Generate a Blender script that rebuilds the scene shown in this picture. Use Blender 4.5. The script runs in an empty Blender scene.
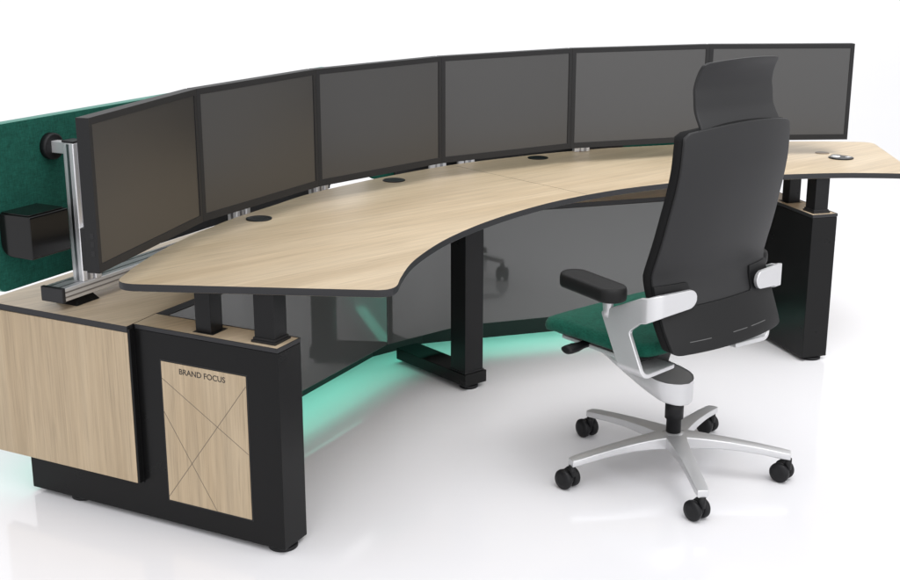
import bpy, bmesh, math, random
from mathutils import Vector, Matrix
random.seed(4)
R = math.radians
S = bpy.context.scene
COL = S.collection

# ------------------------------------------------------------------ helpers
def lin(r, g, b):
    f = lambda c: (c/255/12.92 if c/255 <= .04045 else ((c/255+.055)/1.055)**2.4)
    return (f(r), f(g), f(b), 1)

def world_loc(o):
    v = Vector((0, 0, 0))
    while o is not None:
        v += o.location
        o = o.parent
    return v

def thing(name, label, cat, loc=(0, 0, 0), group=None):
    o = bpy.data.objects.new(name, None)
    COL.objects.link(o)
    o.location = loc
    o.empty_display_size = .1
    o['label'] = label
    o['category'] = cat
    if group: o['group'] = group
    return o

class MB:
    """collects shapes (desk coordinates, metres) for one mesh object"""
    def __init__(self):
        self.bm = bmesh.new()
    def face(self, vs, mi=0, smooth=False):
        try:
            f = self.bm.faces.new(vs)
            f.material_index = mi
            f.smooth = smooth
            return f
        except ValueError:
            return None
    def hexa(self, pts, mi=0):
        v = [self.bm.verts.new(p) for p in pts]
        for idx in ((0, 3, 2, 1), (4, 5, 6, 7), (0, 1, 5, 4), (1, 2, 6, 5), (2, 3, 7, 6), (3, 0, 4, 7)):
            self.face([v[i] for i in idx], mi)
        return self
    def box(self, x0, x1, y0, y1, z0, z1, fr=None, mi=0):
        fr = fr or (lambda a, b, z: (a, b, z))
        q = [(x0, y0), (x1, y0), (x1, y1), (x0, y1)]
        return self.hexa([fr(a, b, z0) for a, b in q] + [fr(a, b, z1) for a, b in q], mi)
    def prism(self, poly, z0, z1, top=0, side=0, bot=0, fr=None):
        fr = fr or (lambda a, b, z: (a, b, z))
        lo = [self.bm.verts.new(fr(p[0], p[1], z0)) for p in poly]
        hi = [self.bm.verts.new(fr(p[0], p[1], z1)) for p in poly]
        self.face(list(reversed(lo)), bot)
        self.face(hi, top)
        n = len(poly)
        for i in range(n):
            self.face([lo[i], lo[(i+1) % n], hi[(i+1) % n], hi[i]], side)
        return self
    def lathe(self, prof, c, axis='z', n=40, mi=0, M=None):
        """prof: (r, h) list, revolved round z through c (or through matrix M)"""
        rings = []
        for r, h in prof:
            ring = []
            for k in range(n):
                a = 2*math.pi*k/n
                p = Vector((r*math.cos(a), r*math.sin(a), h))
                p = (M @ p) if M is not None else p
                ring.append(self.bm.verts.new((p[0]+c[0], p[1]+c[1], p[2]+c[2])))
            rings.append(ring)
        for i in range(len(rings)-1):
            for k in range(n):
                self.face([rings[i][k], rings[i][(k+1) % n], rings[i+1][(k+1) % n], rings[i+1][k]], mi, True)
        self.face(list(reversed(rings[0])), mi)
        self.face(rings[-1], mi)
        return self
    def loft(self, rings, close=True, caps=True, mi=0, smooth=True):
        vs = [[self.bm.verts.new(p) for p in r] for r in rings]
        n = len(vs[0])
        for i in range(len(vs)-1):
            for k in range(n if close else n-1):
                self.face([vs[i][k], vs[i][(k+1) % n], vs[i+1][(k+1) % n], vs[i+1][k]], mi, smooth)
        if caps:
            self.face(list(reversed(vs[0])), mi)
            self.face(vs[-1], mi)
        return self
    def build(self, name, mat, parent=None, bevel=0, seg=2, smooth=False, subdiv=0, angle=35, label=None):
        bmesh.ops.recalc_face_normals(self.bm, faces=self.bm.faces[:])
        off = world_loc(parent)
        for v in self.bm.verts:
            v.co -= off
        me = bpy.data.meshes.new(name)
        if smooth:
            for f in self.bm.faces: f.smooth = True
        self.bm.to_mesh(me)
        self.bm.free()
        for m in (mat if isinstance(mat, (list, tuple)) else [mat]):
            me.materials.append(m)
        o = bpy.data.objects.new(name, me)
        COL.objects.link(o)
        o.parent = parent
        if bevel:
            b = o.modifiers.new('bevel', 'BEVEL')
            b.width = bevel; b.segments = seg; b.limit_method = 'ANGLE'; b.angle_limit = R(angle)
            b.harden_normals = False
            me.set_sharp_from_angle(angle=R(angle)) if False else None
            for p in me.polygons: p.use_smooth = True
            w = o.modifiers.new('wn', 'WEIGHTED_NORMAL'); w.keep_sharp = True
        if subdiv:
            s = o.modifiers.new('sub', 'SUBSURF'); s.levels = subdiv; s.render_levels = subdiv
        if label: o['label'] = label
        return o

def catmull(pts, n=8):
    out = []
    P = [Vector((*p, 0)) if len(p) == 2 else Vector(p) for p in pts]
    for i in range(len(P)-1):
        p0 = P[i-1] if i else P[i]*2-P[i+1]
        p1, p2 = P[i], P[i+1]
        p3 = P[i+2] if i+2 < len(P) else P[i+1]*2-P[i]
        for k in range(n):
            t = k/n
            out.append(.5*((2*p1)+(p2-p0)*t+(2*p0-5*p1+4*p2-p3)*t*t+(3*p1-p0-3*p2+p3)*t**3))
    out.append(P[-1])
    return out

def round_poly(pts, rads, n=7):
    """round the corners of a closed polygon"""
    out = []
    N = len(pts)
    for i in range(N):
        p = Vector(pts[i][:2]); a = Vector(pts[i-1][:2]); b = Vector(pts[(i+1) % N][:2])
        r = rads[i]
        if r <= 0:
            out.append(tuple(p)); continue
        u = (a-p).normalized(); v = (b-p).normalized()
        ang = u.angle(v)
        d = min(r/math.tan(ang/2), (a-p).length*.49, (b-p).length*.49)
        p1 = p+u*d; p2 = p+v*d
        for k in range(n+1):
            t = k/n
            q = p1*(1-t)**2+p*2*t*(1-t)+p2*t*t
            out.append(tuple(q))
    return out

def ipl(tab, x):
    if x <= tab[0][0]: return tab[0][1:]
    for (a, b) in zip(tab, tab[1:]):
        if x <= b[0]:
            t = (x-a[0])/(b[0]-a[0])
            return tuple(p*(1-t)+q*t for p, q in zip(a[1:], b[1:]))
    return tab[-1][1:]

# ------------------------------------------------------------------ materials
def mat(name, col, rough=.5, metal=0, ior=1.45, coat=0, coat_rough=.05, spec=.5, sheen=0):
    m = bpy.data.materials.new(name); m.use_nodes = True
    b = m.node_tree.nodes['Principled BSDF']
    b.inputs['Base Color'].default_value = col
    b.inputs['Roughness'].default_value = rough
    b.inputs['Metallic'].default_value = metal
    b.inputs['IOR'].default_value = ior
    b.inputs['Coat Weight'].default_value = coat
    b.inputs['Coat Roughness'].default_value = coat_rough
    b.inputs['Specular IOR Level'].default_value = spec
    b.inputs['Sheen Weight'].default_value = sheen
    return m

def nd(m, t, **kw):
    n = m.node_tree.nodes.new(t)
    for k, v in kw.items(): setattr(n, k, v)
    return n

def rough_var(m, base, amp, scale):
    """small uneven gloss so that no surface is perfectly uniform"""
    L = m.node_tree.links
    tc = nd(m, 'ShaderNodeTexCoord'); no = nd(m, 'ShaderNodeTexNoise')
    no.inputs['Scale'].default_value = scale; no.inputs['Detail'].default_value = 5
    mr = nd(m, 'ShaderNodeMapRange')
    mr.inputs['To Min'].default_value = base-amp; mr.inputs['To Max'].default_value = base+amp
    mr.inputs['From Min'].default_value = .3; mr.inputs['From Max'].default_value = .7
    L.new(tc.outputs['Object'], no.inputs['Vector']); L.new(no.outputs['Fac'], mr.inputs['Value'])
    L.new(mr.outputs['Result'], m.node_tree.nodes['Principled BSDF'].inputs['Roughness'])

def bump(m, scale, strength, dist=.001, detail=3):
    L = m.node_tree.links
    tc = nd(m, 'ShaderNodeTexCoord'); no = nd(m, 'ShaderNodeTexNoise')
    no.inputs['Scale'].default_value = scale; no.inputs['Detail'].default_value = detail
    bp = nd(m, 'ShaderNodeBump'); bp.inputs['Strength'].default_value = strength; bp.inputs['Distance'].default_value = dist
    L.new(tc.outputs['Object'], no.inputs['Vector']); L.new(no.outputs['Fac'], bp.inputs['Height'])
    L.new(bp.outputs['Normal'], m.node_tree.nodes['Principled BSDF'].inputs['Normal'])

def wood(name, axis, rough=.42, tint=(1, 1, 1), rotz=0, contrast=1):
    """pale oak: stretched growth bands, fine pores and slow tone drift along one axis"""
    m = mat(name, (1, 1, 1, 1), rough)
    L = m.node_tree.links; B = m.node_tree.nodes['Principled BSDF']
    tc = nd(m, 'ShaderNodeTexCoord')
    rot = nd(m, 'ShaderNodeMapping'); rot.inputs['Rotation'].default_value = (0, 0, rotz)
    L.new(tc.outputs['Object'], rot.inputs['Vector'])
    def stretched(lo, hi, ofs=0):
        mp = nd(m, 'ShaderNodeMapping')
        s = [hi]*3; s['xyz'.index(axis)] = lo
        mp.inputs['Scale'].default_value = s
        mp.inputs['Location'].default_value = (ofs, ofs*.7, ofs*1.3)
        L.new(rot.outputs['Vector'], mp.inputs['Vector'])
        return mp
    def noise(mp, scale, det, rg=.5, dist=0):
        n = nd(m, 'ShaderNodeTexNoise')
        n.inputs['Scale'].default_value = scale; n.inputs['Detail'].default_value = det
        n.inputs['Roughness'].default_value = rg; n.inputs['Distortion'].default_value = dist
        L.new(mp.outputs['Vector'], n.inputs['Vector'])
        return n
    broad = noise(stretched(.9, 9), 1.0, 4, .55, .6)
    fine = noise(stretched(2.2, 60, 3), 1.0, 5, .6, .3)
    pore = noise(stretched(6, 260, 7), 1.0, 2, .5)
    drift = noise(stretched(.5, 2.0, 11), 1.0, 2)
    r1 = nd(m, 'ShaderNodeValToRGB')
    r1.color_ramp.elements[0].position = .33; r1.color_ramp.elements[1].position = .68
    def tc_(c): return (c[0]*tint[0], c[1]*tint[1], c[2]*tint[2], 1)
    r1.color_ramp.elements[0].color = tc_((.503, .404, .283))
    r1.color_ramp.elements[1].color = tc_((.583, .484, .356))
    L.new(broad.outputs['Fac'], r1.inputs['Fac'])
    def mul(prev, src, lo, hi, a=.3, b=.7):
        mr = nd(m, 'ShaderNodeMapRange')
        mr.inputs['From Min'].default_value = a; mr.inputs['From Max'].default_value = b
        mr.inputs['To Min'].default_value = 1-(1-lo)*contrast; mr.inputs['To Max'].default_value = 1+(hi-1)*contrast
        L.new(src.outputs['Fac'], mr.inputs['Value'])
        mx = nd(m, 'ShaderNodeMix', data_type='RGBA', blend_type='MULTIPLY')
        mx.inputs['Factor'].default_value = 1
        L.new(prev, mx.inputs['A']); L.new(mr.outputs['Result'], mx.inputs['B'])
        return mx.outputs['Result']
    c = mul(r1.outputs['Color'], fine, .85, 1.08)
    c = mul(c, drift, .95, 1.04)
    c = mul(c, pore, .80, 1.0, .30, .46)
    L.new(c, B.inputs['Base Color'])
    bp = nd(m, 'ShaderNodeBump'); bp.inputs['Strength'].default_value = .12; bp.inputs['Distance'].default_value = .0006
    L.new(fine.outputs['Fac'], bp.inputs['Height']); L.new(bp.outputs['Normal'], B.inputs['Normal'])
    return m

def fabric(name, dark, light, scale=420):
    m = mat(name, dark, .92, spec=.15, sheen=.06)
    L = m.node_tree.links; B = m.node_tree.nodes['Principled BSDF']
    tc = nd(m, 'ShaderNodeTexCoord')
    n1 = nd(m, 'ShaderNodeTexNoise'); n1.inputs['Scale'].default_value = 34; n1.inputs['Detail'].default_value = 7; n1.inputs['Roughness'].default_value = .7
    outs = []
    for sc in ((scale, scale*.18, scale*.18), (scale*.18, scale*.18, scale)):
        mp = nd(m, 'ShaderNodeMapping'); mp.inputs['Scale'].default_value = sc
        n = nd(m, 'ShaderNodeTexNoise'); n.inputs['Scale'].default_value = 1; n.inputs['Detail'].default_value = 2
        L.new(tc.outputs['Object'], mp.inputs['Vector']); L.new(mp.outputs['Vector'], n.inputs['Vector'])
        outs.append(n.outputs['Fac'])
    L.new(tc.outputs['Object'], n1.inputs['Vector'])
    ad = nd(m, 'ShaderNodeMath', operation='ADD'); L.new(outs[0], ad.inputs[0]); L.new(outs[1], ad.inputs[1])
    ad2 = nd(m, 'ShaderNodeMath', operation='ADD'); L.new(ad.outputs[0], ad2.inputs[0]); L.new(n1.outputs['Fac'], ad2.inputs[1])
    dv = nd(m, 'ShaderNodeMapRange'); dv.inputs['From Min'].default_value = 1.1; dv.inputs['From Max'].default_value = 1.9
    L.new(ad2.outputs[0], dv.inputs['Value'])
    mx = nd(m, 'ShaderNodeMix', data_type='RGBA')
    mx.inputs['A'].default_value = dark; mx.inputs['B'].default_value = light
    L.new(dv.outputs['Result'], mx.inputs['Factor']); L.new(mx.outputs['Result'], B.inputs['Base Color'])
    bp = nd(m, 'ShaderNodeBump'); bp.inputs['Strength'].default_value = .5; bp.inputs['Distance'].default_value = .001
    L.new(ad2.outputs[0], bp.inputs['Height']); L.new(bp.outputs['Normal'], B.inputs['Normal'])
    return m

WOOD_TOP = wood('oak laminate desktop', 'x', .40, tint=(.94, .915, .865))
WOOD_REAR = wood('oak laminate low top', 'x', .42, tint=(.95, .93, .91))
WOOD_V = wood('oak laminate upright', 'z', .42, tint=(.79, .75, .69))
EDGE = mat('charcoal edge band', lin(43, 43, 45), .42, spec=.3)
BLACK = mat('black powder coat', (.006, .006, .0062, 1), .30, spec=.20); rough_var(BLACK, .30, .03, 9)
BLACK_COL = mat('black column lacquer', (.007, .007, .0075, 1), .30, spec=.24); rough_var(BLACK_COL, .30, .03, 14)
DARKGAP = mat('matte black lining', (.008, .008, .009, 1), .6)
GLASS = mat('black back painted glass', (.075, .078, .077, 1), .035, ior=1.72)
KICK = mat('black plinth board', (.010, .011, .011, 1), .42, spec=.25)
RUBBER = mat('black rubber', (.008, .008, .009, 1), .48, spec=.3)
BEZEL = mat('monitor housing plastic', lin(30, 30, 31), .5, spec=.28); bump(BEZEL, 900, .08, .0004)
SCREEN = mat('antiglare screen', (.011, .0103, .0097, 1), .34, ior=1.74); bump(SCREEN, 1800, .05, .0002)
ALU = mat('brushed aluminium profile', (.80, .80, .82, 1), .40, metal=.7); rough_var(ALU, .40, .02, 12)
ALU_D = mat('aluminium groove', (.35, .35, .37, 1), .35, metal=1)
SILVER = mat('satin polished aluminium', (.62, .62, .63, 1), .38, metal=.62); rough_var(SILVER, .36, .02, 12)
GREEN = fabric('emerald acoustic felt', (.0035, .050, .036, 1), (.010, .098, .071, 1), 300)
GREEN_SEAT = fabric('emerald seat fabric', (.004, .055, .036, 1), (.010, .105, .070, 1), 520)
EDGE_G = mat('felt cut edge', (.10, .24, .20, 1), .8)
GLOSS = mat('black gloss plastic', (.006, .006, .006, 1), .16, spec=.32)
SHELL = mat('graphite mesh back', lin(40, 40, 41), .5, spec=.3); bump(SHELL, 1500, .12, .0004)
SHELL_LOW = mat('black shell plastic', lin(20, 20, 21), .45, spec=.3); bump(SHELL_LOW, 1200, .06, .0004)
CUSH = mat('black back upholstery', (.007, .007, .0073, 1), .8, spec=.2); bump(CUSH, 900, .2, .0005)
HEAD = mat('graphite headrest mesh', lin(40, 40, 41), .48, spec=.3); bump(HEAD, 1500, .1, .0004)
PAD = mat('soft black arm pad', (.007, .007, .007, 1), .5, spec=.25); bump(PAD, 1200, .15, .0004)
INK = mat('engraved dark ink', (.035, .03, .025, 1), .7)
SCORE = mat('scored line', (.16, .13, .095, 1), .7)
WHITE_PL = mat('white plastic', (.5, .5, .5, 1), .4)
BROWN_PL = mat('brown plastic lid', (.16, .12, .085, 1), .45)
PALE = mat('pale grey groove', (.085, .085, .085, 1), .5)

LED = bpy.data.materials.new('mint led tape'); LED.use_nodes = True
_nt = LED.node_tree; _nt.nodes.clear()
_e = _nt.nodes.new('ShaderNodeEmission'); _e.inputs['Color'].default_value = (.20, 1, .72, 1); _e.inputs['Strength'].default_value = 4.6
_o = _nt.nodes.new('ShaderNodeOutputMaterial'); _nt.links.new(_e.outputs[0], _o.inputs[0])

FLOOR = mat('white studio floor', (.75, .745, .765, 1), .09, ior=1.48)

# ------------------------------------------------------------------ floor
f = MB()
f.box(-60, 60, -60, 60, -.1, .005)
fl = f.build('floor', FLOOR); fl['kind'] = 'structure'

# ------------------------------------------------------------------ desk frames
ANG = R(23)
CA, SA = math.cos(ANG), math.sin(ANG)
def mir(fr, sx):
    return lambda a, b, z: (lambda p: (p[0]*sx, p[1], p[2]))(fr(a, b, z))
def ped_fr(a, b, z):   # a: from the user's end backwards, b: towards the middle of the desk
    return (-1.311-.392*a+.920*b, -.895+.920*a+.392*b, z)

desk = thing('control_desk', 'long curved pale oak operator desk with black pedestals, low rear cabinet and mint underglow', 'desk', (0, 0, 0))

# desktop -----------------------------------------------------------
XM = .235
front = [(-1.010, -1.043), (-.975, -1.007), (-.885, -.925), (-.804, -.864), (-.695, -.796), (-.591, -.740),
         (-.468, -.687), (-.339, -.641), (-.179, -.597), (-.021, -.566), (.107, -.551), (XM, -.546)]
back = [(-1.587, -.530), (-1.467, -.411), (-1.342, -.307), (-1.2, -.206), (-1.064, -.126), (-.937, -.058), (-.726, .031),
        (-.58, .095), (-.418, .142), (-.217, .183), (-.009, .210), (.120, .223), (XM, .227)]
fc = [(p.x, p.y) for p in catmull(front, 6)]
bc = [(p.x, p.y) for p in catmull(back, 6)]
def arc3(p0, c, p1, n=8):
    p0, c, p1 = Vector(p0), Vector(c), Vector(p1)
    return [tuple(p0*(1-t)**2+c*2*t*(1-t)+p1*t*t) for t in [k/n for k in range(n+1)]]
cornerA = arc3((-1.563, -.505), (-1.605, -.545), (-1.570, -.591))[1:]     # back outer corner
cornerB = arc3((-1.105, -1.056), (-1.063, -1.102), (-1.010, -1.043))       # front tip
left = list(reversed(bc))[:-2] + cornerA + cornerB + fc[1:]
full = left + [(2*XM-x, y) for x, y in reversed(left)][1:-1]
d = MB()
d.prism(full, .763, .785, top=0, side=1, bot=2)
top = d.build('desktop', [WOOD_TOP, EDGE, WOOD_REAR], desk, bevel=.0022, seg=2, angle=50)
# seam between the two halves of the top
s = MB(); s.box(XM-.0011, XM+.0011, -.543, .224, .783, .7853); s.build('joint_line', SCORE, top)
for gx, gy in ((-.8905, -.128), (-.145, .113), (.619, .117)):
    g = MB(); g.lathe([(.043, .7845), (.043, .7877), (.039, .7887), (.034, .7881), (.0335, .7875), (0.02, .7875)], (gx, gy, 0), n=48)
    g.build('cable_grommet', RUBBER, top)
g = MB(); g.lathe([(.052, .7845), (.052, .7882), (.047, .7895), (.04, .789), (.02, .789)], (1.605, -.700, 0), n=48)
sock = g.build('socket_rim', BLACK, top)
g = MB(); g.lathe([(.019, .7885), (.019, .792), (.017, .7945), (.008, .7945)], (1.590, -.684, 0), n=32)
g.build('socket_lid', WHITE_PL, top)
g = MB(); g.box(1.615, 1.640, -.727, -.712, .788, .7905); g.build('socket_slot', ALU, top)
g = MB(); g.lathe([(.030, .7845), (.030, .787), (.026, .788), (.01, .788)], (1.650, -.577, 0), n=36)
g.build('charging_disc', BROWN_PL, top)
g = MB(); g.lathe([(.022, .7845), (.022, .7875), (.018, .7882), (.01, .7882)], (1.640, -.655, 0), n=36)
g.build('charging_disc', BLACK, top)
# pedestals ----------------------------------------------------------
for sx in (-1, 1):
    fr = mir(ped_fr, -sx) if sx == 1 else ped_fr
    p = MB(); p.box(0, .948, 0, .113, .021, .6075, fr=fr); 
    ped = p.build('pedestal', BLACK, desk, bevel=.0025, seg=2)
    t = MB(); t.prism([(.003, .003), (.4985, .003), (.506, .110), (.003, .110)], .6078, .6200, top=0, side=1, bot=1, fr=fr)
    t.build('pedestal_top', [WOOD_REAR, BLACK], ped, bevel=.0008)
    rim = MB()
    rim.box(-.0006, .003, -.0006, .1136, .6085, .6212, fr=fr)
    rim.box(.003, .4905, -.0006, .003, .6085, .6212, fr=fr)
    rim.box(.003, .5, .1100, .1136, .6085, .6212, fr=fr)
    rim.build('edge_trim', EDGE, ped, bevel=.0006)
    for a in (.040, .78):
        q = MB(); c = fr(a, .050, 0)
        q.lathe([(.040, .005), (.042, .0065), (.042, .014), (.040, .0155), (.018, .016), (.018, .0215)], (c[0], c[1], 0), n=36)
        q.build('levelling_foot', RUBBER, ped)
    if sx == -1:
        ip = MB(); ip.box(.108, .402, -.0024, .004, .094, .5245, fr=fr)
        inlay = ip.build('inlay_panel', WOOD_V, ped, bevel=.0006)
        gap = MB(); gap.box(.103, .407, -.0006, .003, .089, .5295, fr=fr); gap.build('shadow_gap', DARKGAP, ped)
        ln = MB()
        for (a0, z0), (a1, z1) in (((.4015, .473), (.1085, .293)), ((.1085, .4955), (.4015, .105)), ((.4015, .3715), (.2285, .0945))):
            dx, dz = a1-a0, z1-z0; l = math.hypot(dx, dz); nx, nz = -dz/l*.0010, dx/l*.0010
            P = [(a0+nx, z0+nz), (a1+nx, z1+nz), (a1-nx, z1-nz), (a0-nx, z0-nz)]
            ln.hexa([fr(a, -.0020, z) for a, z in P]+[fr(a, -.0027, z) for a, z in P])
        ln.build('scored_lines', SCORE, ped)
        cu = bpy.data.curves.new('brand_text', 'FONT'); cu.body = 'BRAND FOCUS'; cu.size = .0285; cu.extrude = .0004; cu.offset = .0003
        cu.align_x = 'CENTER'
        to = bpy.data.objects.new('tmp_text', cu); COL.objects.link(to)
        dg = bpy.context.evaluated_depsgraph_get()
        me = bpy.data.meshes.new_from_object(to.evaluated_get(dg))
        bpy.data.objects.remove(to)
        xs = [v.co.x for v in me.vertices]; wd = max(xs)-min(xs); k = .160/wd
        for v in me.vertices:
            v.co = Vector(fr(.258-v.co.x*k, -.0027-v.co.z*.5, .4952+v.co.y*k*1.0))
        me.materials.append(INK)
        tx = bpy.data.objects.new('lettering', me); COL.objects.link(tx); tx.parent = ped
    # lifting columns
    for k, (a0, a1, b0, b1, collar) in enumerate(((.028, .094, .028, .090, True), (.238, .292, .024, .078, False))):
        c = MB(); c.box(a0, a1, b0, b1, .622, .7632, fr=fr)
        colm = c.build('lifting_column', BLACK_COL, desk, bevel=.002)
        c = MB()
        if collar:
            c.box(a0-.007, a1+.007, b0-.007, b1+.007, .620, .627, fr=fr)
            c.box(a0-.003, a1+.003, b0-.003, b1+.003, .627, .634, fr=fr)
        else:
            c.box(a0-.008, a1+.008, b0-.004, b1+.012, .6195, .6212, fr=fr)
        c.build('column_collar', DARKGAP, colm, bevel=.001)

# middle leg ----------------------------------------------------------
m = MB(); m.box(-.070, .020, -.222, -.135, .073, .7632)
leg = m.build('middle_leg', BLACK_COL, desk, bevel=.002)
m = MB(); m.box(-.078, .030, -.232, .200, .026, .073); m.build('foot_bar', BLACK, leg, bevel=.002)
m = MB(); m.box(-.073, .023, -.225, -.132, .073, .079); m.build('column_collar', DARKGAP, leg, bevel=.001)
m = MB(); m.lathe([(.034, .005), (.036, .007), (.036, .017), (.034, .0185), (.016, .019), (.016, .027)], (-.024, -.190, 0), n=36)
m.build('levelling_foot', RUBBER, leg)

# low rear cabinet ------------------------------------------------------
XC = .0
glass = [(-1.396, -.381), (-.190, .108), (.190, .108), (1.396, -.381)]
rear_l = (-1.745, .072); rear_m = (0, .800)
tabl = [(-1.4065, -.383), (-.190, .108), (.190, .108), (1.4065, -.383), (1.529, -.445), (1.745, .072), rear_m, rear_l, (-1.529, -.445)]
t = MB(); t.prism(tabl, .6005, .6200, top=0, side=1, bot=1)
rc = t.build('rear_cabinet', [WOOD_REAR, EDGE], desk, bevel=.001)
def offs(poly, dz):   # polyline shifted backwards
    return [(x, y+dz) for x, y in poly]
# black carcass behind the glass
carc = [(-1.40, -.345), (-.20, .150), (.20, .150), (1.40, -.345), (1.51, -.39), (1.715, .062), (0, .775), (-1.715, .062), (-1.51, -.39)]
t = MB(); t.prism(carc, .220, .6004); t.build('carcass', KICK, rc)
kick = [(-1.32, -.180), (-.10, .331), (.165, .331), (1.36, -.180), (1.52, .05), (0, .69), (-1.50, .05)]
t = MB(); t.prism(kick, .0055, .2195); t.build('plinth', KICK, rc)
for sx in (-1, 1):
    fr = mir(ped_fr, -sx) if sx == 1 else ped_fr
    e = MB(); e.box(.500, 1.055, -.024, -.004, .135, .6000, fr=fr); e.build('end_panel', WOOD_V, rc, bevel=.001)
    e = MB(); e.box(.494, 1.05, -.004, -.0005, .128, .599, fr=fr); e.build('shadow_gap', DARKGAP, rc)
    e = MB(); e.box(.4915, .4995, -.023, -.004, .135, .612, fr=fr); e.build('edge_trim', BLACK, rc, bevel=.001)
for i in range(3):
    p0, p1 = Vector(glass[i]), Vector(glass[i+1])
    u = (p1-p0).normalized(); nrm = Vector((-u.y, u.x))
    a, b = p0+u*.0015, p1-u*.0015
    g = MB(); g.hexa([(*q, z) for z in (.135, .6000) for q in (a, b, b+nrm*.008, a+nrm*.008)])
    g.build('modesty_panel', GLASS, rc, bevel=.0012)
    # led tape tucked up behind the bottom edge of the glass
    a, b = p0+u*.02+nrm*.040, p1-u*.02+nrm*.040
    g = MB(); g.hexa([(*q, z) for z in (.2130, .2190) for q in (a, b, b+nrm*.075, a+nrm*.075)])
    g.build('light_strip', LED, rc)
# led tape under the back
for (p0, p1) in ((Vector(rear_l), Vector(rear_m)), (Vector(rear_m), Vector((1.745, .072)))):
    u = (p1-p0).normalized(); nrm = Vector((u.y, -u.x))
    a, b = p0+u*.05+nrm*.03, p1-u*.05+nrm*.03
    g = MB(); g.hexa([(*q, z) for z in (.2130, .2190) for q in (a, b, b+nrm*.05, a+nrm*.05)])
    g.build('light_strip', LED, rc)

# ------------------------------------------------------------------ monitor rails
def rail_fr(s, t, z):     # s along the rail, t across it (backwards)
    return (-1.605+CA*s-SA*t, -.190+SA*s+CA*t, z)
def post_s(x, y):
    return (x+1.605)*CA+(y+.190)*SA
rail_specs = ((-1, 'left aluminium monitor rail with its open end cap and tall posts beside the green panel', [(-1.508, -.125), (-.816, .208), (-.34, .405)]),
              (1, 'right aluminium monitor rail, mostly hidden behind the monitors on the chair side', [(-1.487, -.07), (-.919, .165), (-.434, .367), (-.318, .414)]))
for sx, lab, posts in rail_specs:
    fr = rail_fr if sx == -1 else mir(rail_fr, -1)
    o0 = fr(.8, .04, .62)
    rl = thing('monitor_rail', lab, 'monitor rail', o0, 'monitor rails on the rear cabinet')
    Lr = 1.66
    b = MB(); b.box(.012, Lr, 0, .080, .645, .686, fr=fr)
    bm_ = b.build('beam', ALU, rl, bevel=.003)
    for z0, z1 in ((.656, .6605), (.671, .6755)):
        g = MB(); g.box(.012, Lr, -.0008, .004, z0, z1, fr=fr); g.build('groove', ALU_D, bm_)
    for t0 in (.020, .056):
        g = MB(); g.box(.012, Lr, t0, t0+.006, .684, .6868, fr=fr); g.build('groove', ALU_D, bm_)
    b = MB(); b.box(-.003, .012, -.0025, .0825, .6425, .6885, fr=fr); b.build('end_cap', EDGE, rl, bevel=.003)
    b = MB(); b.box(.55, 1.60, .086, .108, .6955, .84, fr=fr); b.build('gap_darkener', DARKGAP, rl, bevel=.002)  # made-up black strip, added to darken the gap below the monitors
    for sf in (.11, .85, 1.5):
        b = MB()
        b.hexa([fr(sf-.055, .0, .6202), fr(sf+.045, .0, .6202), fr(sf+.045, .085, .6202), fr(sf-.055, .085, .6202),
                fr(sf-.035, .012, .645), fr(sf+.025, .012, .645), fr(sf+.025, .07, .645), fr(sf-.035, .07, .645)])
        b.build('rail_foot', BLACK, rl, bevel=.002)
    for i, (x, y) in enumerate(posts):
        s = post_s(x, y)
        zt = 1.107
        b = MB(); b.box(s-.0225, s+.0225, .001, .043, .686, zt, fr=fr)
        po = b.build('post', ALU, rl, bevel=.004)
        g = MB(); g.box(s-.006, s+.006, .0, .004, .69, zt-.004, fr=fr); g.build('groove', ALU_D, po)
        g = MB(); g.box(s-.0235, s-.019, .017, .027, .69, zt-.004, fr=fr); g.build('groove', ALU_D, po)
        g = MB(); g.box(s-.0235, s+.0235, 0, .044, zt, zt+.006, fr=fr); g.build('post_cap', EDGE, po, bevel=.001)
        # second, shorter upright bolted on the monitor side
        g = MB(); g.box(s+.026, s+.052, -.004, .022, .686, 1.0, fr=fr); g.build('clamp_upright', ALU, po, bevel=.003)
        g = MB(); g.box(s-.002, s+.050, -.030, .0005, .815, .862, fr=fr)
        g.build('clamp', ALU, po, bevel=.002)
        # arm back to the panel
        if i == 0:
            g = MB(); g.box(s-.014, s+.014, .043, .105, zt-.036, zt-.001, fr=fr)
            g.build('panel_arm', ALU, rl, bevel=.002)
            c = Vector(fr(s, .103, zt-.019))
            nv = (Vector(fr(0, 1, 0))-Vector(fr(0, 0, 0))).normalized()
            Mx = nv.to_track_quat('Z', 'Y').to_matrix()
            g = MB(); g.lathe([(.034, -.010), (.039, -.008), (.040, .0), (.040, .012)], c, M=Mx, n=36)
            g.build('panel_disc', RUBBER, rl)

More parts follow.
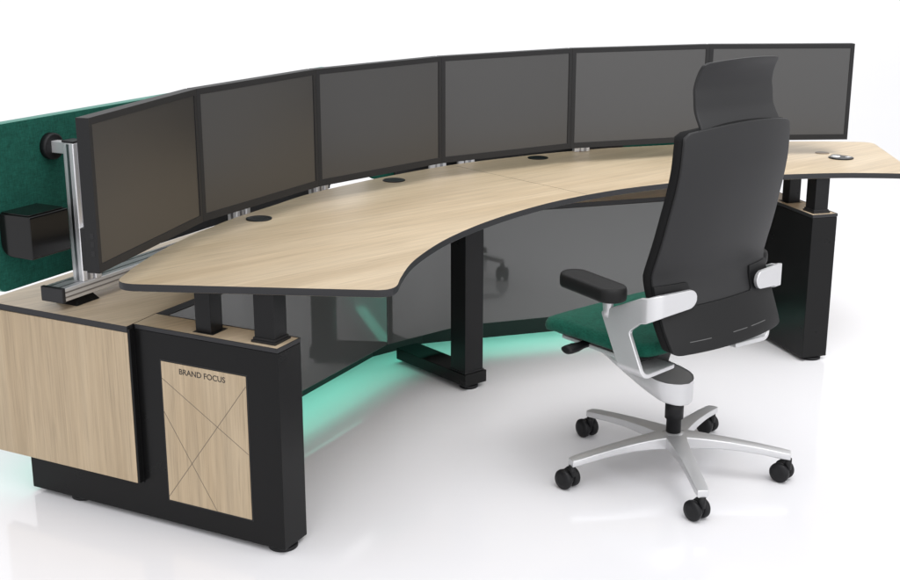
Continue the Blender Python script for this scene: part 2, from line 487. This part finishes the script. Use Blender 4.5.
# ------------------------------------------------------------------ acoustic panels
PC, PS = math.cos(R(22.5)), math.sin(R(22.5))
def pan_fr(s, t, z):      # s along panel, t backwards from its front face
    return rail_fr(s, t+.1155, z)
for sx, lab, s1 in ((-1, 'emerald green felt screen hanging behind the leftmost monitor, black box on it', 1.667),
                    (1, 'green felt screen behind the right-hand monitors, only a sliver showing beside the white gap', 1.715)):
    fr = pan_fr if sx == -1 else mir(pan_fr, -1)
    s0, z0, z1, r = -.133, .690, 1.178, .040
    poly = round_poly([(s0, z0), (s1, z0), (s1, z1), (s0, z1)], [r, r, r*.5, r*.5])
    p = MB()
    n = len(poly)
    f0 = [p.bm.verts.new(fr(a, 0, z)) for a, z in poly]
    f1 = [p.bm.verts.new(fr(a, .034, z)) for a, z in poly]
    p.face(f0, 0); p.face(list(reversed(f1)), 0)
    for i in range(n):
        p.face([f0[i], f0[(i+1) % n], f1[(i+1) % n], f1[i]], 1)
    ob = p.build('acoustic_panel', [GREEN, EDGE_G], None, bevel=.004, seg=3, angle=50)
    ob['label'] = lab; ob['category'] = 'screen panel'; ob['group'] = 'green acoustic panels behind the monitors'

# glossy black box on the left panel
bx = thing('storage_box', 'glossy black rounded box fixed to the green felt screen at far left', 'box', pan_fr(0, -.07, .72))
prof_b = round_poly([(-.001, .925), (-.121, .925), (-.121, .800), (-.001, .800)], [.004, .006, .006, .045])
b = MB()
b.loft([[pan_fr(q, t, z) for t, z in prof_b] for q in (-.106, .046)], smooth=False)
b.build('box_body', GLOSS, bx, bevel=.014, seg=5, angle=60)
b = MB(); b.prism(round_poly([(-.099, -.113), (.040, -.113), (.040, -.004), (-.099, -.004)], [.014, .014, .003, .003]), .9252, .9285, fr=pan_fr)
b.build('box_lid', GLOSS, bx, bevel=.001)

# ------------------------------------------------------------------ monitors
W, AL = .61959, .124923
joints = {3: Vector((0, 0))}
cur = Vector((0, 0))
for i in (1, 2, 3):
    th = AL*(2*i-1)
    cur = cur+Vector((math.cos(th), -math.sin(th)))*W
    joints[3+i] = cur.copy(); joints[3-i] = Vector((-cur.x, cur.y))
ZB, ZT = .8506, 1.2548
HM = ZT-ZB
def make_monitor(name, lab):
    t = thing(name, lab, 'monitor', (0, 0, 0), 'monitors side by side in an arc')
    w = W/2-.0002
    fx, ftop, fbot = .0165, .0185, .0225
    h = MB()
    # bezel ring + body
    oz0, oz1 = 0, HM
    ix0, ix1, iz0, iz1 = -w+fx, w-fx, fbot, HM-ftop
    def ring(y, x0, x1, z0, z1): return [(x0, y, z0), (x1, y, z0), (x1, y, z1), (x0, y, z1)]
    h.loft([ring(.0032, ix0, ix1, iz0, iz1), ring(0, ix0, ix1, iz0, iz1), ring(0, -w, w, 0, HM), ring(.036, -w, w, 0, HM),
            ring(.052, -w*.72, w*.72, HM*.14, HM*.86)], caps=True, smooth=False)
    h.build('housing', BEZEL, t, bevel=.0006, seg=2)
    s = MB(); s.box(ix0+.0004, ix1-.0004, .0022, .0031, iz0+.0004, iz1-.0004); s.build('screen', SCREEN, t)
    cb = MB(); cb.box(-w+.0006, w-.0006, .0355, .049, .004, .118); cb.build('lower_block', BEZEL, t, bevel=.002)
    pp = MB()
    for z in (.045, .070, .092):
        pp.box(-w-.0006, -w+.002, .010, .020, z, z+.014)
    pp.build('side_ports', DARKGAP, t)
    v = MB(); v.box(-.06, .06, .052, .066, HM*.36, HM*.64); v.build('mount_plate', ALU, t, bevel=.002)
    v = MB(); v.box(-.022, .022, .066, .13, HM*.45, HM*.55); v.build('mount_arm', ALU, t, bevel=.002)
    return t
mon_labels = ['leftmost dark monitor of the arc, its left side and ports showing beside the green screen',
              'second dark monitor from the left, above the leftmost desk grommet',
              'third dark monitor from the left, above the white gap behind the desk',
              'fourth dark monitor from the left, directly above the rightmost round cable grommet',
              'fifth dark monitor from the left, partly behind the chair back and headrest',
              'rightmost dark monitor of the arc, its right edge against white background']
proto = make_monitor('monitor', mon_labels[0])
for i in range(6):
    if i == 0:
        o = proto
    else:
        o = proto.copy(); COL.objects.link(o)
        for ch in list(proto.children):
            c = ch.copy(); COL.objects.link(c); c.parent = o
    a, b = joints[i], joints[i+1]
    mid = (a+b)/2; u = (b-a)
    o.location = (mid.x, mid.y, ZB)
    o.rotation_euler = (0, 0, math.atan2(u.y, u.x))
    o['label'] = mon_labels[i]

# ------------------------------------------------------------------ chair
XC, YC = -.032, -1.217
chair = thing('office_chair', 'swivel chair with tall graphite back, headrest, green seat and silver star base', 'office chair', (XC, YC, 0))
# back profile: z, y of rear face, half width
prof = [(.500, -1.392, .270), (.515, -1.389, .278), (.577, -1.360, .285), (.640, -1.333, .286), (.677, -1.319, .286), (.717, -1.312, .289), (.741, -1.315, .290), (.824, -1.339, .286),
        (.878, -1.353, .284), (.926, -1.364, .281), (.983, -1.377, .278), (1.05, -1.388, .275), (1.115, -1.391, .272), (1.140, -1.391, .270), (1.158, -1.390, .267)]
def smooth_tab(tab, n=6):
    return [tuple(p) for p in catmull([(a, b, c) for a, b, c in tab], n)]
PT = smooth_tab(prof)
def back_pt(u, z, t):
    """u in -1..1 across, z height, t forward of the rear face"""
    y, hw = ipl(PT, z)
    x = XC+u*(hw-.022)
    ycurve = .036*(abs(u)**2.2)
    return (x, y-.054+ycurve+t, z+.004)
def back_slab(name, mt, z0, z1, t0, t1, inset=0, nu=28, nz=44, zt=None, u0=-1, u1=1, zlo=None, bev=.004):
    b = MB()
    F, K = [], []
    for j in range(nz+1):
        rf, rk = [], []
        for i in range(nu+1):
            u = (u0+(u1-u0)*i/nu)
            uu = u*(1-inset)
            lo = z0 if zlo is None else zlo(u)
            hi = z1 if zt is None else zt(u)
            z = lo+(hi-lo)*j/nz
            rf.append(b.bm.verts.new(back_pt(uu, z, t0))); rk.append(b.bm.verts.new(back_pt(uu, z, t1)))
        F.append(rf); K.append(rk)
    for j in range(nz):
        for i in range(nu):
            b.face([F[j][i], F[j][i+1], F[j+1][i+1], F[j+1][i]], 0, True)
            b.face([K[j][i], K[j+1][i], K[j+1][i+1], K[j][i+1]], 0, True)
    for j in range(nz):
        b.face([F[j][0], F[j+1][0], K[j+1][0], K[j][0]], 0, True); b.face([F[j][nu], K[j][nu], K[j+1][nu], F[j+1][nu]], 0, True)
    for i in range(nu):
        b.face([F[0][i], K[0][i], K[0][i+1], F[0][i+1]], 0, True); b.face([F[nz][i], F[nz][i+1], K[nz][i+1], K[nz][i]], 0, True)
    return b.build(name, mt, chair, bevel=bev, seg=3, angle=50)
def ztop(u):      # arched shoulder line with rounded corners
    return 1.158+.020*(1-u*u)-.010*max(0, (abs(u)-.92)/.08)**2.2
def zbot(u):
    return .503+.009*max(0, (abs(u)-.90)/.10)**2.2
shell = back_slab('back_shell', SHELL, .505, 1.155, 0, .010, inset=.012, zt=lambda u: ztop(u)-.001, zlo=zbot, bev=.003)
cush = back_slab('back_cushion', CUSH, .505, 1.158, .0105, .044, inset=0, zt=ztop, zlo=zbot, bev=.012)
# lower support shell wrapping the back, stepped up round the arm ends
def step(x, a, b):
    t = min(1, max(0, (x-a)/(b-a))); return t*t*(3-2*t)
def zlow_top(u):
    return .632+.070*step(abs(u), .50, .56)
low = back_slab('lower_shell', SHELL_LOW, .50, .632, -.007, .004, inset=-.002, nu=90, nz=10, zt=zlow_top, zlo=zbot, bev=.0025)
for ua, ub in ((-.74, -.42), (-.05, .22), (.30, .62)):
    g = MB(); n = 8
    rings = []
    for i in range(n+1):
        u = ua+(ub-ua)*i/n
        p = [back_pt(u, z, t) for z, t in ((.5365, -.0078), (.5385, -.0078), (.5385, -.004), (.5365, -.004))]
        rings.append(p)
    g.loft(rings, smooth=False); g.build('vent_slot', PALE, low)
# headrest
hp = smooth_tab([(1.120, -1.420, .182), (1.150, -1.414, .182), (1.173, -1.405, .181), (1.195, -1.393, .180), (1.216, -1.384, .179), (1.250, -1.380, .179), (1.280, -1.377, .177), (1.320, -1.387, .174), (1.349, -1.404, .172), (1.356, -1.409, .171)])
hb = MB()
F, K = [], []
nz, nu = 26, 24
for j in range(nz+1):
    rf, rk = [], []
    for i in range(nu+1):
        u = -1+2*i/nu
        zt_ = 1.349+.008*(1-u*u)-.006*max(0, (abs(u)-.9)/.1)**2
        z = 1.125+(zt_-1.125)*j/nz
        y, hw = ipl(hp, min(z, 1.3559))
        dip = .035 if z > 1.17 else .035
        y += -.017+.010*abs(u)**2.2
        z += .004
        rf.append(hb.bm.verts.new((XC+u*hw, y, z))); rk.append(hb.bm.verts.new((XC+u*hw, y+.013, z)))
    F.append(rf); K.append(rk)
for j in range(nz):
    for i in range(nu):
        hb.face([F[j][i], F[j][i+1], F[j+1][i+1], F[j+1][i]]); hb.face([K[j][i], K[j+1][i], K[j+1][i+1], K[j][i+1]])
    hb.face([F[j][0], F[j+1][0], K[j+1][0], K[j][0]]); hb.face([F[j][nu], K[j][nu], K[j+1][nu], F[j+1][nu]])
for i in range(nu):
    hb.face([F[0][i], K[0][i], K[0][i+1], F[0][i+1]]); hb.face([F[nz][i], F[nz][i+1], K[nz][i+1], K[nz][i]])
hb.build('headrest', HEAD, chair, bevel=.004, seg=3, angle=50)

# seat
def superell(hx, hy, n=48, e=4.2):
    out = []
    for k in range(n):
        a = 2*math.pi*k/n
        c, s_ = math.cos(a), math.sin(a)
        out.append((hx*math.copysign(abs(c)**(2/e), c), hy*math.copysign(abs(s_)**(2/e), s_)))
    return out
sc_y = -1.082
def seat_ring(k, z, drop=.0):
    o = []
    for x, y in superell(.272*k, .232*k, 64, 8):
        zz = z-.014*max(0, (y-.10)/.12)**2
        o.append((XC+x, sc_y+y, zz))
    return o
s = MB()
s.loft([seat_ring(.94, .468), seat_ring(.985, .473), seat_ring(1.0, .485), seat_ring(.995, .498), seat_ring(.97, .509), seat_ring(.90, .513), seat_ring(.6, .512), seat_ring(.2, .510)])
s.build('seat', GREEN_SEAT, chair)
s = MB(); s.loft([seat_ring(.78, .452), seat_ring(.88, .458), seat_ring(.90, .4675), seat_ring(.5, .4678)]); s.build('seat_pan', RUBBER, chair)
for sx in (-1, 1):
    s = MB()
    s.hexa([(XC+sx*.238, -1.24, .436), (XC+sx*.228, -1.24, .436), (XC+sx*.215, -.93, .440), (XC+sx*.232, -.93, .440),
            (XC+sx*.238, -1.24, .450), (XC+sx*.228, -1.24, .450), (XC+sx*.215, -.93, .452), (XC+sx*.232, -.93, .452)])
    s.build('seat_rail', SILVER, chair, bevel=.002)
# lever under the left front of the seat
s = MB()
rings = []
for x, r, zz in ((-.352, .009, .4445), (-.349, .015, .444), (-.340, .0165, .444), (-.31, .0165, .445), (-.285, .013, .446), (-.262, .013, .447), (-.225, .013, .447)):
    rings.append([(x, -1.035+1.5*r*math.cos(a), zz+.8*r*math.sin(a)) for a in [2*math.pi*k/16 for k in range(16)]])
s.loft(rings); s.build('tilt_lever', RUBBER, chair)
# swing mechanism: boat shaped casting, rounded at the rear, rising to the front
s = MB()
def boat(zf, k):
    o = []
    L0, L1 = -1.272, -.89
    st = [(0, 0), (.02, .36), (.05, .60), (.10, .84), (.17, .98), (.26, 1), (.40, .96), (.6, .86), (.8, .74), (1, .62)]
    lft = [(XC-.078*w*k, L0+(L1-L0)*t, zf(t)) for t, w in st]
    rgt = [(XC+.078*w*k, L0+(L1-L0)*t, zf(t)) for t, w in reversed(st[1:])]
    return lft+rgt
ztopf = lambda t: .326+.052*t
zlowf = lambda t: .250+.115*t**1.1 if t > .02 else .252
s.loft([boat(zlowf, .86), boat(lambda t: zlowf(t)+.006, .97), boat(lambda t: (zlowf(t)+ztopf(t))/2, 1.0), boat(ztopf, 1.0), boat(lambda t: ztopf(t)-.004, .9)], smooth=True)
s.build('mechanism', SILVER, chair, bevel=.003, angle=60)
s = MB(); s.loft([[(XC+sx*.045, y, .335) for sx, y in ((-1, -1.14), (1, -1.14), (1, -.98), (-1, -.98))],
                  [(XC+sx*.07, y, .446) for sx, y in ((-1, -1.16), (1, -1.16), (1, -.99), (-1, -.99))]], smooth=False)
s.build('seat_support', KICK, chair, bevel=.004)
# gas column
s = MB(); s.lathe([(.024, .140), (.024, .192), (.030, .194), (.030, .262)], (XC, YC, 0), n=32); s.build('gas_column', RUBBER, chair)

# armrests
def strip(path, wdirs, halfw, th, name, parent, mt, ndirs):
    """flat bar following path; wdirs = width direction, ndirs = thickness direction per point"""
    b = MB(); rings = []
    for p, w, nn, h in zip(path, wdirs, ndirs, halfw):
        p, w, nn = Vector(p), Vector(w).normalized(), Vector(nn).normalized()
        rings.append([p-w*h-nn*th/2, p+w*h-nn*th/2, p+w*h+nn*th/2, p-w*h+nn*th/2])
    b.loft(rings, smooth=False)
    return b.build(name, mt, parent, bevel=.0035, seg=3, angle=50)
for sx in (-1, 1):
    X = lambda dx: XC+sx*dx
    # side plate: upper arm + post + bend, cut as one outline in the y-z plane, x = const
    out = [(-1.172, .604), (-1.243, .462), (-1.338, .462), (-1.288, .566), (-1.330, .600), (-1.330, .679)]
    rp = round_poly(out, [.012, 0, 0, .016, 0, 0], 5)
    b = MB()
    n = len(rp)
    xa, xb = X(.300), X(.314)
    v0 = [b.bm.verts.new((xa, y, z)) for y, z in rp]
    v1 = [b.bm.verts.new((xb, y, z)) for y, z in rp]
    b.face(v0); b.face(list(reversed(v1)))
    def idx(p): return min(range(n), key=lambda q: abs(rp[q][0]-p[0])+abs(rp[q][1]-p[1]))
    r_lo, r_hi = idx((-1.330, .600)), idx((-1.330, .679))
    f_fr, f_re = idx((-1.243, .462)), idx((-1.338, .462))
    skip = {(r_lo, r_hi), (r_hi, r_lo), (f_fr, f_re), (f_re, f_fr)}
    for i in range(n):
        k = (i+1) % n
        if (i, k) in skip: continue
        b.face([v0[i], v0[k], v1[k], v1[i]])
    def carry(ring, path, wd, nn, hw_, th):
        for p, w_, n_, h in zip(path, wd, nn, hw_):
            p, w_, n_ = Vector(p), Vector(w_).normalized(), Vector(n_).normalized()
            new = [b.bm.verts.new(q) for q in (p-w_*h-n_*th/2, p+w_*h-n_*th/2, p+w_*h+n_*th/2, p-w_*h+n_*th/2)]
            for q in range(4):
                b.face([ring[q], ring[(q+1) % 4], new[(q+1) % 4], new[q]])
            ring = new
        b.face(ring)
    # rear wrap: bends round the back and ends in a rounded tip on its rear face
    path, wd, hw_, nn = [], [], [], []
    for k in range(1, 9):
        t = k/8*math.pi/2
        path.append((X(.307-.034+.034*math.cos(t)), -1.342-.040*math.sin(t), .6395+.0195*math.sin(t))); wd.append((0, 0, 1)); hw_.append(.0395-.0055*k/8); nn.append((math.cos(t)*sx, -math.sin(t), 0))
    for k in range(1, 25):
        t = k/24
        tip = 1 if t < .78 else math.sqrt(max(0.03, 1-((t-.78)/.22)**2))
        path.append((X(.273-.130*t), -1.382-.012*t, .659+.005*t)); wd.append((0, 0, 1)); hw_.append((.034-.006*t)*tip); nn.append((0, -1, 0))
    carry([v0[r_lo], v0[r_hi], v1[r_hi], v1[r_lo]], path, wd, nn, hw_, .014)
    # lower bar: folds under the seat
    path, wd, hw_, nn = [], [], [], []
    for k in range(1, 9):
        t = k/8*math.pi/2
        path.append((X(.307-.028+.028*math.cos(t)), -1.2905-.008*math.sin(t), .462-.028*math.sin(t))); wd.append((0, 1, 0)); hw_.append(.0475-.002*k/8); nn.append((math.cos(t)*sx, 0, -math.sin(t)))
    for k in range(1, 4):
        path.append((X(.279-.130*k/3), -1.2985+.002*k, .434)); wd.append((0, 1, 0)); hw_.append(.0455-.002*k); nn.append((0, 0, -1))
    carry([v0[f_re], v0[f_fr], v1[f_fr], v1[f_re]], path, wd, nn, hw_, .014)
    arm = b.build('armrest', SILVER, chair, bevel=.003, seg=3, angle=50)
    # stem and pad
    st = MB(); rings = []
    for z, k in ((.590, .9), (.610, 1.0), (.635, 1.1), (.655, 1.5), (.664, 1.9)):
        rings.append([(X(.306)+.011*k*math.cos(a), -1.195+.018*k*math.sin(a)+.0*(z-.59), z) for a in [2*math.pi*q/16 for q in range(16)]])
    st.loft(rings); st.build('pad_stem', SILVER, arm)
    pd = MB()
    ang = math.atan2(.24, .040)
    def pad_ring(k, z):
        o = []
        for q in range(40):
            a = 2*math.pi*q/40
            lx = .088*(1 if math.cos(a) >= 0 else -1)+.048*k*math.cos(a)
            ly = .048*k*math.sin(a)
            cx_, cy_ = .325, -1.148
            ca, sa_ = math.cos(R(81)), math.sin(R(81))
            o.append((XC+sx*(cx_-(lx*ca-ly*sa_)), cy_+lx*sa_+ly*ca, z))
        return o
    pd.loft([pad_ring(.80, .657), pad_ring(.95, .660), pad_ring(1.0, .668), pad_ring(1.0, .688), pad_ring(.96, .697), pad_ring(.88, .701), pad_ring(.6, .699), pad_ring(.2, .698)])
    pd.build('arm_pad', PAD, chair)

# star base
RB = .3665
A0 = 2.8346537858
s = MB(); s.lathe([(.026, .095), (.036, .103), (.040, .125), (.038, .140), (.032, .1445), (.024, .1455)], (XC, YC, 0), n=40)
hub = s.build('base_hub', SILVER, chair)
cast_turn = (0.05, -.12, .1, 0.2, -.05)
for k in range(5):
    a = A0-2*math.pi*k/5
    u = Vector((math.cos(a), math.sin(a))); v = Vector((-u.y, u.x))
    s = MB(); rings = []
    for t in [i/14 for i in range(15)]:
        r = .030+(RB-.030+.006)*t
        zt = .143-.012*t-.022*t*t
        zb = .100-.014*t+.012*math.sin(math.pi*t)
        hw = .012*(1-t)**4+.0245-.005*t
        if t > .95: hw *= .85
        def P(l, z): return (XC+u.x*r+v.x*l, YC+u.y*r+v.y*l, z)
        rings.append([P(-hw*.8, zb), P(hw*.8, zb), P(hw, zb+.004), P(hw, zt-.002), P(hw*.9, zt), P(0, zt+.001), P(-hw*.9, zt), P(-hw, zt-.002), P(-hw, zb+.004)])
    s.loft(rings, smooth=False)
    leg = s.build('base_leg', SILVER, chair, bevel=.002, angle=50)
    cx, cy = XC+u.x*RB, YC+u.y*RB
    ct = MB()
    ct.lathe([(.011, .051), (.011, .088)], (cx, cy, 0), n=20)
    
    th = R(90)+cast_turn[k]
    w = Vector((math.cos(th), math.sin(th))); ax = Vector((-w.y, w.x))
    off = w*-.022
    # hood between the wheels
    Mx = Vector((ax.x, ax.y, 0)).to_track_quat('Z', 'Y').to_matrix()
    ct.lathe([(.024, -.006), (.026, -.003), (.026, .003), (.024, .006)], (cx-off.x+.004, cy-off.y, .043), M=Mx, n=28)
    cst = ct.build('castor', RUBBER, chair)
    for q in (-1, 1):
        wh = MB()
        c = (cx-off.x+.004+ax.x*q*.018, cy-off.y+ax.y*q*.018, .038)
        pf = [(.012, -.012), (.026, -.0115), (.0315, -.007), (.033, 0), (.0325, .006), (.029, .0105), (.016, .013)]
        pf = pf if q == 1 else [(r, -h) for r, h in reversed(pf)]
        wh.lathe(pf, c, M=Mx, n=36)
        wh.build('castor_wheel', RUBBER, cst)

# ------------------------------------------------------------------ light
w = bpy.data.worlds.new('World'); S.world = w; w.use_nodes = True
nt = w.node_tree
bg = nt.nodes['Background']
tc = nt.nodes.new('ShaderNodeTexCoord'); sep = nt.nodes.new('ShaderNodeSeparateXYZ')
rp = nt.nodes.new('ShaderNodeValToRGB')
rp.color_ramp.elements[0].position = 0.0; rp.color_ramp.elements[0].color = (1.30, 1.30, 1.305, 1)
rp.color_ramp.elements[1].position = .9; rp.color_ramp.elements[1].color = (1.1, 1.1, 1.12, 1)
nt.links.new(tc.outputs['Generated'], sep.inputs[0]); nt.links.new(sep.outputs['Z'], rp.inputs['Fac'])
dp = nt.nodes.new('ShaderNodeVectorMath'); dp.operation = 'DOT_PRODUCT'; dp.inputs[1].default_value = (.93, -.36, 0)
nt.links.new(tc.outputs['Generated'], dp.inputs[0])
mr = nt.nodes.new('ShaderNodeMapRange'); mr.interpolation_type = 'SMOOTHSTEP'
mr.inputs['From Min'].default_value = .45; mr.inputs['From Max'].default_value = 1; mr.inputs['To Min'].default_value = 1; mr.inputs['To Max'].default_value = .55
nt.links.new(dp.outputs['Value'], mr.inputs['Value'])
mx = nt.nodes.new('ShaderNodeMix'); mx.data_type = 'RGBA'; mx.blend_type = 'MULTIPLY'; mx.inputs['Factor'].default_value = 1
nt.links.new(rp.outputs['Color'], mx.inputs['A']); nt.links.new(mr.outputs['Result'], mx.inputs['B'])
dp2 = nt.nodes.new('ShaderNodeVectorMath'); dp2.operation = 'DOT_PRODUCT'; dp2.inputs[1].default_value = (-.10, -.995, 0)
nt.links.new(tc.outputs['Generated'], dp2.inputs[0])
mr2 = nt.nodes.new('ShaderNodeMapRange'); mr2.interpolation_type = 'SMOOTHSTEP'
mr2.inputs['From Min'].default_value = .1; mr2.inputs['From Max'].default_value = 1; mr2.inputs['To Min'].default_value = 1; mr2.inputs['To Max'].default_value = 1.75
nt.links.new(dp2.outputs['Value'], mr2.inputs['Value'])
mx2 = nt.nodes.new('ShaderNodeMix'); mx2.data_type = 'RGBA'; mx2.blend_type = 'MULTIPLY'; mx2.inputs['Factor'].default_value = 1
nt.links.new(mx.outputs['Result'], mx2.inputs['A']); nt.links.new(mr2.outputs['Result'], mx2.inputs['B'])
nt.links.new(mx2.outputs['Result'], bg.inputs['Color'])
bg.inputs['Strength'].default_value = .93

def area(name, loc, target, size, power, col=(1, 1, 1), spread=180):
    l = bpy.data.lights.new(name, 'AREA'); l.shape = 'RECTANGLE'; l.size, l.size_y = size
    l.energy = power; l.color = col
    o = bpy.data.objects.new(name, l); COL.objects.link(o)
    o.location = loc
    l.spread = R(spread)
    o.rotation_euler = (Vector(target)-Vector(loc)).to_track_quat('-Z', 'Y').to_euler()
    return o
area('softbox_overhead', (-.6, -2.0, 5.6), (.2, -.8, 0), (5, 5), 95)
area('fill_desk', (.5, -2.4, 4.2), (1.1, -.1, .78), (2.6, 2.2), 24, spread=70)  # added fill lamp that lifts the dull right part of the desktop
area('softbox_key', (-3.6, -4.6, 4.8), (.3, -.3, .7), (4, 3), 40)

# ------------------------------------------------------------------ camera
cd = bpy.data.cameras.new('camera'); co = bpy.data.objects.new('camera', cd); COL.objects.link(co)
fpx, pit, rol, ox, oy, yaw = 1259.6579, .2665, .0028, 15.1675, -17.4039, -.70667
cd.sensor_width = 36; cd.sensor_fit = 'HORIZONTAL'
cd.lens = fpx/900*36
cd.shift_x = -ox/900; cd.shift_y = oy/900
cd.clip_end = 500; cd.clip_start = .05
M = Matrix.Rotation(yaw, 4, 'Z') @ Matrix.Rotation(math.pi/2-pit, 4, 'X') @ Matrix.Rotation(rol, 4, 'Z')
co.matrix_world = Matrix.Translation((-3.016, -3.671, 1.7149)) @ M
S.camera = co

S.render.engine = 'CYCLES'
S.cycles.use_denoising = True
S.cycles.max_bounces = 10
S.cycles.sample_clamp_indirect = 6
S.view_settings.view_transform = 'Standard'
S.view_settings.look = 'None'
S.view_settings.exposure = 0
S.view_settings.gamma = 1
